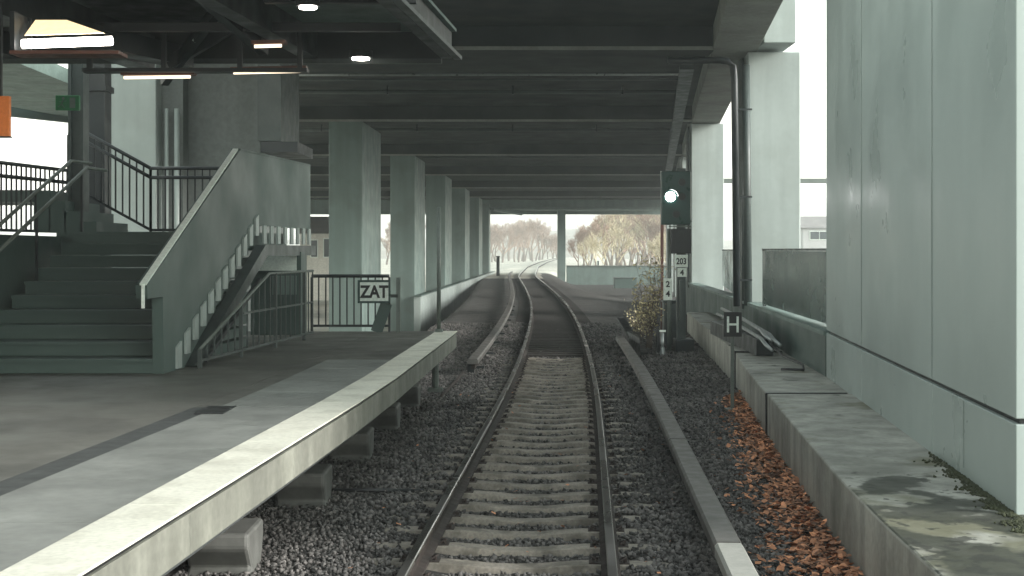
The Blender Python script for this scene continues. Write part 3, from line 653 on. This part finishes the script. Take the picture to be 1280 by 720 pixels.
# cable tray (transverse) under the canopy carrying lights
t = thing('cable_tray', (-4, 17.2, 4.5), 'thin dark cable tray crossing above the platform, tube lights below it', 'cable tray')
MB().box(px(105,17.2), px(385,17.2), 17.1, 17.3, pz(91,17.2), pz(86,17.2)).build('tray', M['steel'], t)
for xq in (112, 205, 300, 375): MB().box(px(xq,17.2)-.03, px(xq,17.2)+.03, 17.17, 17.23, pz(90,17.2), ZC+.2).build('hanger', M['steel'], t)
# canopy run added unseen behind the camera for shade, then far left canopy underside
cb(-3.25-5.67, -40, 13.4, .22, ZC, ZC+.35, M['steel']); cb(-1.40-5.67, -40, 13.4, .14, ZC, ZC+.35, M['steel'])
MB().prism_xy([(-19,-40),(-7.6,-40),(-1.6,12.9),(-16,12.9)], ZC+.42, ZC+.5).build('roof_panel', M['steel'], T_CAN)
t = thing('far_canopy', (-13, 40, 6.9), 'dark sloping roof edge at far left above the open sky', 'canopy')
MB().prism_xy([(-26, 28), (-12, 28), (-12.5, 47.5), (-15.4, 47), (-16.2, 43), (-26, 32)], 6.9, 7.3).build('roof_slab', M['panel'], t)
MB().bar((-21, 37.4, 7.0), (-15.3, 47.0, 6.95), .3, .5).build('fascia', M['greend'], t)
for yq in (30, 33): MB().box(-21.9, -14.8, yq, yq+.25, 6.6, 6.89).build('roof_beam', M['steelg'], t)
# luminaires
t = thing('tube_light', (px(80,12.5), 12.5, 4.3), 'large bright tube light with a glowing reflector, top left corner', 'light')
d0 = 12.5
MB().tube([(px(28,d0),d0,pz(55,d0)),(px(140,d0),d0,pz(51,d0))], .042, 12).build('tube', M['glow'], t, smooth=True)
MB().box(px(14,d0), px(150,d0), d0-.05, d0+.25, pz(64,d0)-.03, pz(64,d0)).build('lower_rim', M['bronze'], t)
b = MB(); b.box(px(14,d0), px(20,d0), d0-.04, d0+.3, pz(63,d0), pz(15,d0)); b.box(px(14,d0), px(24,d0), d0+.3, d0+.34, pz(63,d0), pz(15,d0)); b.build('end_cap', M['steel'], t)
MB().add([(px(28,d0),d0+.05,pz(43,d0)),(px(128,d0),d0+.05,pz(40,d0)),(px(70,d0),d0+.30,pz(18,d0)),(px(30,d0),d0+.30,pz(18,d0)),
          (px(28,d0),d0+.08,pz(43,d0)),(px(128,d0),d0+.08,pz(40,d0)),(px(70,d0),d0+.33,pz(18,d0)),(px(30,d0),d0+.33,pz(18,d0))],
         [(0,1,2,3),(7,6,5,4),(0,4,5,1),(1,5,6,2),(2,6,7,3),(3,7,4,0)]).build('reflector', M['glowp'], t)
def tube_light(x0, x1, y0, y1, dd, label, m='glowlow'):
    t = thing('tube_light', (px(x0,dd), dd, pz(y0,dd)), label, 'light', 'slim tube lights under the canopy')
    MB().tube([(px(x0,dd),dd,pz(y0,dd)),(px(x1,dd),dd,pz(y1,dd))], .02, 8).build('tube', M[m], t, smooth=True)
    MB().bar((px(x0-4,dd),dd+.06,pz(y0-3,dd)+.02),(px(x1+5,dd),dd+.06,pz(y1-3,dd)+.02),.16,.04).build('housing', M['bronze'], t)
tube_light(155, 238, 97, 96, 17.2, 'slim tube light hanging under the cable tray before the pale wall')
tube_light(292, 378, 91, 89, 17.2, 'slim tube light right of the grey wall, lowest right of the tubes', 'glowlow')
tube_light(318, 352, 58, 57, 15.8, 'shortest tube light, above and behind the other two slim ones', 'glowlow')
def downlight(x, y, dd, label):
    t = thing('downlight', (px(x,dd), dd, pz(y,dd)), label, 'light', 'round downlights in the canopy')
    r = 11/F*dd
    MB().tube([(px(x,dd),dd,pz(y,dd)-.015),(px(x,dd),dd,pz(y,dd)+.005)], r, 20).build('lens', M['glow'], t)
    MB().tube([(px(x,dd),dd,pz(y,dd)+.006),(px(x,dd),dd,pz(y,dd)+.10)], r*1.35, 20).build('rim', M['steel'], t)
downlight(385, 9, 14.5, 'round white downlight at the top between canopy beams'); downlight(451, 73, 18.0, 'smaller round downlight on the cross beam end')
tt = thing('spot_lamp', (px(243,17), 17, pz(51,17)), 'tiny white spot lamp among the canopy braces', 'light')
MB().tube([(px(242,17),17,pz(52,17)),(px(244,17),17,pz(49,17))], .025, 8).build('lens', M['white'], tt); MB().bar((px(243,17),17.05,pz(50,17)),(px(243,17),17.05,pz(38,17)),.03,.03).build('arm', M['steel'], tt)
# signs left
t = thing('orange_sign', (px(0,13), 13, pz(170,13)), 'orange sign panel cut by the left edge of the photo', 'sign')
MB().box(px(-60,13), px(11,13), 13, 13.06, pz(170,13), pz(120,13)).build('panel', M['orange'], t); MB().box(px(-60,13), px(13,13), 13.005, 13.055, pz(172,13), pz(170.2,13)).build('frame', M['steel'], t)
MB().box(px(-2,13), px(1,13), 13.02, 13.05, pz(119.8,13), ZC).build('hanger', M['steel'], t)
t = thing('exit_sign', (px(84,19), 19, pz(138,19)), 'small dark green exit sign on the grey post', 'sign')
MB().box(px(69,19), px(99,19), 19, 19.06, pz(138,19), pz(119,19)).build('panel', M['exitg'], t, bevel=.01)
b = MB(); d1 = 18.995
b.tube([(px(79,d1),d1,pz(123,d1)),(px(79,d1),d1+.003,pz(123,d1))], .02, 10)
b.bar((px(79,d1),d1,pz(125,d1)),(px(77,d1),d1,pz(130,d1)),.03,.004); b.bar((px(77,d1),d1,pz(130,d1)),(px(81,d1),d1,pz(135,d1)),.02,.004); b.bar((px(77,d1),d1,pz(130,d1)),(px(73,d1),d1,pz(134,d1)),.02,.004)
b.bar((px(74,d1),d1,pz(127,d1)),(px(83,d1),d1,pz(126,d1)),.015,.004); b.box(px(87,d1),px(94,d1),d1-.001,d1+.003,pz(135,d1),pz(122,d1))
b.build('pictogram', M['panel'], t)

# ------------------------------------------------------------------ lettering
def text(body, x, y, z, size, m, parent, name='lettering', sx_=1, bold=.0, ext=.002):
    cu = bpy.data.curves.new(name, 'FONT'); cu.body = body; cu.size = size; cu.align_x = 'CENTER'; cu.align_y = 'CENTER'; cu.extrude = ext; cu.offset = bold
    tmp = bpy.data.objects.new('tmp', cu); COL.objects.link(tmp)
    dg = bpy.context.evaluated_depsgraph_get(); me = bpy.data.meshes.new_from_object(tmp.evaluated_get(dg))
    COL.objects.unlink(tmp); bpy.data.objects.remove(tmp)
    me.name = name; me.materials.clear(); me.materials.append(m)
    o0 = wloc(parent); a = np.array([v.co[:] for v in me.vertices]); cx_ = (a[:,0].min()+a[:,0].max())/2; cy_ = (a[:,1].min()+a[:,1].max())/2
    for v in me.vertices: v.co = (x+(v.co.x-cx_)*sx_-o0.x, y-v.co.z-o0.y, z+v.co.y-cy_-o0.z)
    o = bpy.data.objects.new(name, me); COL.objects.link(o); o.parent = parent; return o
# H board
d0 = 21.1; x0 = px(916, d0)
t = thing('stop_board', (x0, d0, -.2), 'black board with a white letter H on a thin grey post by the ledge', 'sign')
MB().box(x0-.14, x0+.14, d0, d0+.02, pz(421,d0), pz(390,d0)).build('board', M['black'], t, bevel=.004)
MB().box(x0-.024, x0+.024, d0+.022, d0+.07, -.2, pz(392,d0)).build('post', M['pole'], t)
MB().box(x0-.11, x0+.11, d0-.06, d0+.16, -.2, -.155).build('foot', M['pole'], t)
hw = .035; b = MB(); zc0 = pz(415.5,d0); zc1 = pz(395.5,d0)
b.box(x0-.092, x0-.092+hw, d0-.006, d0-.001, zc0, zc1); b.box(x0+.092-hw, x0+.092, d0-.006, d0-.001, zc0, zc1); b.box(x0-.0565, x0+.0565, d0-.006, d0-.001, (zc0+zc1)/2-.016, (zc0+zc1)/2+.016)
b.build('letter', M['white'], t)
# ZAT board
d0 = 22.3; x0 = px(467.5, d0)
t = thing('dispatch_board', (px(497,d0), d0, PT), 'white board lettered ZAT with a dark frame, on a post at the platform end', 'sign')
MB().box(px(447,d0), px(488,d0), d0, d0+.02, pz(379,d0), pz(350,d0)).build('frame', M['sigbox'], t)
MB().box(px(450,d0), px(485.5,d0), d0-.004, d0-.001, pz(376.3,d0), pz(352.8,d0)).build('board', M['white'], t)
text('ZAT', x0, d0-.008, pz(364.5,d0), .275, M['black'], t, bold=.010, sx_=.86)
MB().box(px(495,d0), px(500,d0), d0+.03, d0+.1, PT, pz(347,d0)).build('post', M['pole'], t)
MB().box(px(486,d0), px(497,d0), d0+.025, d0+.05, pz(372,d0), pz(368,d0)).build('arm', M['steel'], t)
MB().bar((px(483,d0),d0+.06,pz(379,d0)), (px(470,d0),d0+.06,PT), .19, .03, up=(0,1,0)).build('brace_plate', M['greend'], t)
t = thing('tall_post', (px(548.5,22.3), 22.3, PT), 'tall thin pale post at the corner of the platform end', 'post')
MB().tube([(px(548.5,22.3),22.3,PT),(px(548.5,22.3),22.3,pz(259,22.3))], .034, 10).build('tube', M['pole'], t, smooth=True); MB().tube([(px(548.5,22.3),22.3,PT),(px(548.5,22.3),22.3,PT+.05)], .07, 10).build('foot', M['pole'], t)

# ------------------------------------------------------------------ signal
d0 = 33.5
t = thing('railway_signal', (px(852,d0), d0, -.2), 'tall dark green railway signal with a lit white lamp by the ledge end', 'signal')
MB().box(px(847,d0), px(858,d0), d0+.1, d0+.3, -.2, pz(210,d0)).build('post', M['steelg'], t, bevel=.01)
MB().box(px(826,d0), px(863,d0), d0-.08, d0+.08, pz(281,d0), pz(214,d0)).build('signal_head', M['sigbox'], t, bevel=.03)
la = MB().tube([(px(837.5,d0),d0-.105,pz(246,d0)),(px(837.5,d0),d0-.085,pz(246,d0))], 6.2/F*d0, 18).build('lamp', M['lamp'], t)
b = MB(); cx_, cz_, r_ = px(837.5,d0), pz(246,d0), .165
for k in range(14):
    a0 = math.pi*k/14; a1 = math.pi*(k+1)/14
    b.add([(cx_+r_*math.cos(a),yv,cz_+rr*math.sin(a)) for a in (a0,a1) for yv in (d0-.30, d0-.081) for rr in (r_, r_+.012)], [(0,1,3,2),(4,6,7,5),(0,4,5,1),(2,3,7,6),(0,2,6,4),(1,5,7,3)])
b.build('lamp_hood', M['sigbox'], t)
for xq, zq in ((852, 228), (852, 246), (845, 268)): MB().tube([(px(xq,d0),d0-.10,pz(zq,d0)),(px(xq,d0),d0-.081,pz(zq,d0))], .09, 14).build('dark_lens', M['black'], t)
MB().box(px(838,d0), px(864,d0), d0-.06, d0+.08, pz(317,d0), pz(286,d0)).build('lower_head', M['black'], t, bevel=.02)
b = MB(); b.bar((px(836,d0),d0,pz(283,d0)),(px(864,d0),d0,pz(283,d0)),.05,.03); b.tube([(px(858,d0),d0,pz(281,d0)),(px(864,d0),d0-.05,pz(276,d0))],.03,8); b.build('bracket', M['pole'], t)
MB().box(px(843,d0), px(859.5,d0), d0-.05, d0-.03, pz(334,d0), pz(318.5,d0)).build('number_plate', M['white'], t)
text('203', px(851.2,d0), d0-.056, pz(326.5,d0), .21, M['black'], t, bold=.006, sx_=.8)
MB().box(px(846.5,d0), px(858,d0), d0-.05, d0-.03, pz(346,d0), pz(335,d0)).build('number_plate', M['white'], t)
text('4', px(852,d0), d0-.056, pz(340.5,d0), .19, M['black'], t, bold=.006)
MB().box(px(829,d0), px(840,d0), d0-.05, d0-.03, pz(375,d0), pz(348,d0)).build('number_plate', M['white'], t)
text('2', px(834.5,d0), d0-.056, pz(355,d0), .2, M['black'], t, bold=.006); text('4', px(834.5,d0), d0-.056, pz(367,d0), .2, M['black'], t, bold=.006)
MB().tube([(px(837,d0),d0+.06,-.2),(px(837,d0),d0+.06,pz(286,d0))], .05, 8).build('side_tube', M['pole'], t, smooth=True)
MB().box(px(843,d0), px(866,d0), d0-.3, d0+.4, -.3, .12).build('foot', M['steel'], t, bevel=.03)
MB().box(px(849,d0), px(853,d0), d0-.15, d0+.09, pz(400,d0), pz(350,d0)).build('cable_box', M['steelg'], t)
t = thing('ladder_post', (px(828,36), 36, -.2), 'slim red brown post just left of the signal head', 'post')
MB().box(px(826,36), px(829.5,36), 36, 36.08, -.3, pz(214,36)).build('shaft', M['redb'], t); MB().box(px(825.5,36), px(828,36), 35.97, 35.999, pz(225,36), pz(214,36)).build('cap_plate', M['white'], t)
t = thing('marker_pipe', (px(828,32.5), 32.5, -.2), 'short white capped pipe standing in ballast below the signal', 'post')
MB().tube([(px(828,32.5),32.5,-.2),(px(828,32.5),32.5,pz(416,32.5))], .04, 10).build('tube', M['galv'], t, smooth=True); MB().box(px(824.5,32.5), px(832,32.5), 32.45, 32.55, pz(415,32.5), pz(412.5,32.5)).build('cap', M['white'], t)
MB().tube([(px(828,32.5),32.5,-.22),(px(828,32.5),32.5,pz(434,32.5))], .09, 10, taper=[.09,.05]).build('foot', M['galv'], t)
MB().box(px(821,32.8), px(824.3,32.8), 32.8, 33.0, -.2, pz(412,32.8)).build('back_plate', M['black'], t)
# equipment between signal and pier
t = thing('trackside_cabinet', (px(835,35), 35, -.2), 'low dark cabinet standing behind the foot of the signal', 'cabinet')
MB().box(px(830,35.5), px(846,35.5), 35.5, 36, -.3, pz(378,35.5)).build('cabinet_body', M['steelg'], t, bevel=.03); MB().box(px(829,35.5), px(847,35.5), 35.45, 36.05, pz(378,35.5)+.003, pz(376,35.5)+.01).build('lid', M['steelg'], t)

# ------------------------------------------------------------------ bush by the signal
def bush(name, cx_, cy_, z0, h, rad, nst, nleaf, label, lm, ls=.05, cat='bush'):
    t = thing(name, (cx_, cy_, z0), label, cat)
    b = MB(); tips = []
    for k in range(nst):
        a = random.uniform(0, 2*math.pi); lean = random.uniform(.1, 1)*rad; p = Vector((cx_+random.uniform(-.1,.1), cy_+random.uniform(-.1,.1), z0)); pts = [p]; hh = h*random.uniform(.55, 1)
        for q in range(1, 6):
            f_ = q/5; pts.append(Vector((cx_+math.cos(a)*lean*f_**1.3+random.uniform(-.05,.05), cy_+math.sin(a)*lean*f_**1.3+random.uniform(-.05,.05), z0+hh*f_)))
        b.tube(pts, .012, 5, taper=[.014,.012,.01,.008,.006,.004])
        for q in range(2, 6):
            for _ in range(3):
                e = pts[q]+Vector((random.uniform(-.25,.25),random.uniform(-.25,.25),random.uniform(0,.3))); b.tube([pts[q], e], .004, 4); tips += [pts[q].lerp(e, random.random()), e]
            tips.append(pts[q])
    b.build('stems', M['bark'], t, fix=False)
    n = nleaf; idx = RNG.integers(0, len(tips), n); P = np.array([tips[i][:] for i in idx]) + RNG.normal(0, .07, (n, 3))
    P[:,2] = np.maximum(P[:,2], z0+.03)
    V, Fc = scatter_poly(P[:,:2], RNG.uniform(ls*.5, ls, n), P[:,2], [(-1,0,0),(0,-.5,.1),(1,0,0),(0,.5,.1)], [(0,1,2,3)])
    V = V - np.array(t.location)
    o = fast_mesh('leaves', V, Fc, lm); o.parent = t
bush('yellow_bush', px(812,34.5), 34.5, -.2, 2.15, .5, 18, 680, 'sparse bush with pale yellow autumn leaves left of the signal', M['yleaf'], .06)
bush('low_weeds', px(800,37), 37, -.25, .8, .5, 12, 300, 'low straggling weeds behind the yellow bush', M['yleaf'], .05, 'weeds')

# ------------------------------------------------------------------ trees and buildings beyond
def make_tree(h, spread, seed, twm, depth=5, ntw=5):
    rnd = random.Random(seed); tr = MB(); cr = MB()
    def branch(p, dirv, L_, r, lev):
        pts = [p]; dv = dirv.copy()
        for q in range(3):
            dv = (dv + Vector((rnd.uniform(-.22,.22), rnd.uniform(-.22,.22), rnd.uniform(-.02,.16)))).normalized(); pts.append(pts[-1]+dv*L_/3)
        (tr if lev == 0 else cr).tube(pts, r, 6 if lev < 2 else 4, taper=[r, r*.86, r*.74, r*.6])
        if lev >= depth-1:
            for _ in range(ntw):
                a = pts[rnd.randint(1, 3)]; e = a + (dv+Vector((rnd.uniform(-1,1),rnd.uniform(-1,1),rnd.uniform(-.4,.8)))).normalized()*L_*rnd.uniform(.6,1.3)
                sd = Vector((rnd.uniform(-1,1),rnd.uniform(-1,1),rnd.uniform(-1,1))).normalized()*.045
                cr.add([a-sd, a+sd, e], [(0,1,2)])
            return
        for _ in range(rnd.randint(3, 4)):
            a = pts[rnd.choice([2,3,3])]; nd = (dv*.75+Vector((rnd.uniform(-1,1)*spread,rnd.uniform(-1,1)*spread,rnd.uniform(-.1,.7)))).normalized()
            branch(a, nd, L_*rnd.uniform(.6,.8), r*.55, lev+1)
    branch(Vector((0,0,0)), Vector((0,0,1)), h*.34, h*.022, 0)
    return tr, cr
protos = []
for k, (h, spd, twm) in enumerate(((11, .8, 'twig'), (10, 1.0, 'twig'), (9, 1.1, 'twigp'), (12, .6, 'twig'))):
    tr, cr = make_tree(h, spd, 40+k, twm)
    t = thing('bare_tree', (0,0,0), 'bare brown winter tree in the misty wood beyond the bridge', 'tree', 'bare trees beyond the bridge')
    tr.build('trunk', M['bark'], t, fix=False); cr.build('crown', M[twm], t, fix=False); protos.append(t)
used = [False]*4
def put_tree(k, x, y, s):
    o = protos[k] if not used[k] else copy_tree(protos[k]); used[k] = True
    o.location = (x, y, -1); o.scale = (s*random.uniform(.9,1.15), s, s); o.rotation_euler = (0, 0, random.uniform(0, 6.28))
    if k == 2: o['label'] = 'paler bare tree with cream twigs in the misty wood beyond the bridge'; o['group'] = 'pale bare trees beyond the bridge'
def top_at(x):   # photo row of the tree tops
    return float(np.interp(x, [380,600,625,650,680,692,715,740,760,790,830,900,1040], [290,288,290,280,285,296,306,288,276,270,276,280,285]))
for i in range(58):                                       # right wood
    xp = random.uniform(722, 870); dd = random.uniform(205, 300); H = CH+1-(top_at(xp)-HZ)/F*dd*random.uniform(.8, 1.05); k = random.choice([0,1,3,0,2])
    put_tree(k, px(xp, dd), dd, H/[8.6,7.6,6.4,9.8][k])
for i in range(12):                                       # low pale shrubs just past the wall
    xp = random.uniform(735, 860); dd = random.uniform(165, 190); H = CH+1-(random.uniform(296,310)-HZ)/F*dd; put_tree(2, px(xp, dd), dd, H/6.4)
for i in range(52):                                       # left wood on the rise
    xp = random.uniform(560, 700); dd = random.uniform(330, 430); H = CH+1-(top_at(xp)-HZ)/F*dd*random.uniform(.75, 1.05); k = random.choice([0,1,3,0,1])
    put_tree(k, px(xp, dd), dd, H/[8.6,7.6,6.4,9.8][k])
for i in range(14):
    xp = random.uniform(380, 560); dd = random.uniform(230, 330); H = CH+1-(random.uniform(285,300)-HZ)/F*dd; k = random.choice([0,1,3]); put_tree(k, px(xp, dd), dd, H/[8.6,7.6,6.4,9.8][k])
# hills
hm = mat('misty_hill', (.22,.19,.16), .95, .25, .02, fine=.3)
b = MB(); n = 60; vs = []
for j in range(9):
    for i in range(n+1):
        x = -500+1100*i/n; y = 450+j*45; e = math.sin(min(j,6)/6*math.pi/2)
        vs.append((x, y, -2+e*(9.5+3.0*math.sin(x*.013+1)+2.0*math.sin(x*.041)+1.2*math.sin(x*.11+j))*(1 if x > -300 else .9)))
fs = [(j*(n+1)+i, j*(n+1)+i+1, (j+1)*(n+1)+i+1, (j+1)*(n+1)+i) for j in range(8) for i in range(n)]
o = MB().add(vs, fs).build('hills', hm, loc=(0,0,0), smooth=True, fix=False); tag(o, 'low misty brown hill beyond the end of the line', None, None, 'structure')
def building(name, x0, x1, y0, z0, z1, dep, wm, label, wins, hip=.0):
    t = thing(name, ((x0+x1)/2, y0, z0), label, 'building')
    MB().box(x0, x1, y0, y0+dep, z0, z1).build('wall', wm, t)
    MB().add([(x0-.3,y0-.3,z1+.003),(x1+.3,y0-.3,z1+.003),(x1+.3,y0+dep+.3,z1+.003),(x0-.3,y0+dep+.3,z1+.003),(x0+hip,y0+dep/2,z1+1.4),(x1-hip,y0+dep/2,z1+1.4)],
             [(3,2,1,0),(0,1,5,4),(2,3,4,5),(1,2,5),(3,0,4)]).build('roof', M['roof'], t)
    for (wx, wz, ww, wh) in wins:
        f_ = MB().box(wx, wx+ww, y0-.05, y0-.003, wz, wz+wh).build('window', M['white'], t); MB().box(wx+.07, wx+ww-.07, y0-.07, y0-.053, wz+.07, wz+wh-.07).build('pane', M['glassd'], f_)
building('pale_house', px(375,105), px(418,105), 105, -1.6, pz(292,105), 7, M['bwall'], 'pale house with a dark narrow window, seen left of the first pier', [(px(404,105), pz(322,105), .6, 1.5), (px(388,105), pz(322,105), .6, 1.4)])
building('grey_house', px(1004,150), px(1060,150), 150, -1, pz(285,150), 9, M['bwall2'], 'grey house beyond the green screen, left of the clad block', [(px(1012,150), pz(300,150), 1.1, 1.0), (px(1024,150), pz(300,150), 1.1, 1.0)], .5)
building('white_shed', px(743,195), px(753,195), 195, -1, pz(308,195), 4, M['bwall'], 'small white shed before the wood right of the end pillar', [(px(746,195), 0, .4, .8)])
t = thing('gantry_beam', (px(960,75), 75, 0), 'thin grey outdoor gantry beam seen between the right piers', 'gantry')
MB().box(px(893,75), px(1120,75), 75, 75.2, pz(229,75), pz(223,75)).build('beam', M['pole'], t); MB().box(px(1110,75), px(1118,75), 75, 75.25, -.5, pz(220,75)).build('mast', M['pole'], t); 

# ------------------------------------------------------------------ haze
HAZE = 0.0010
hz = bpy.data.materials.new('haze'); hz.use_nodes = True; n_ = hz.node_tree.nodes; n_.remove(n_['Principled BSDF'])
pv = n_.new('ShaderNodeVolumePrincipled'); pv.inputs['Density'].default_value = HAZE; pv.inputs['Color'].default_value = (.89,.95,.95,1); pv.inputs['Anisotropy'].default_value = .2
hz.node_tree.links.new(pv.outputs[0], n_['Material Output'].inputs['Volume'])
if HAZE > 0:
    o = MB().box(-600, 700, -60, 900, -4, 22).build('haze', hz, loc=(0,0,0)); tag(o, 'pale mist in the air beyond the bridge', 'haze', None, 'stuff')
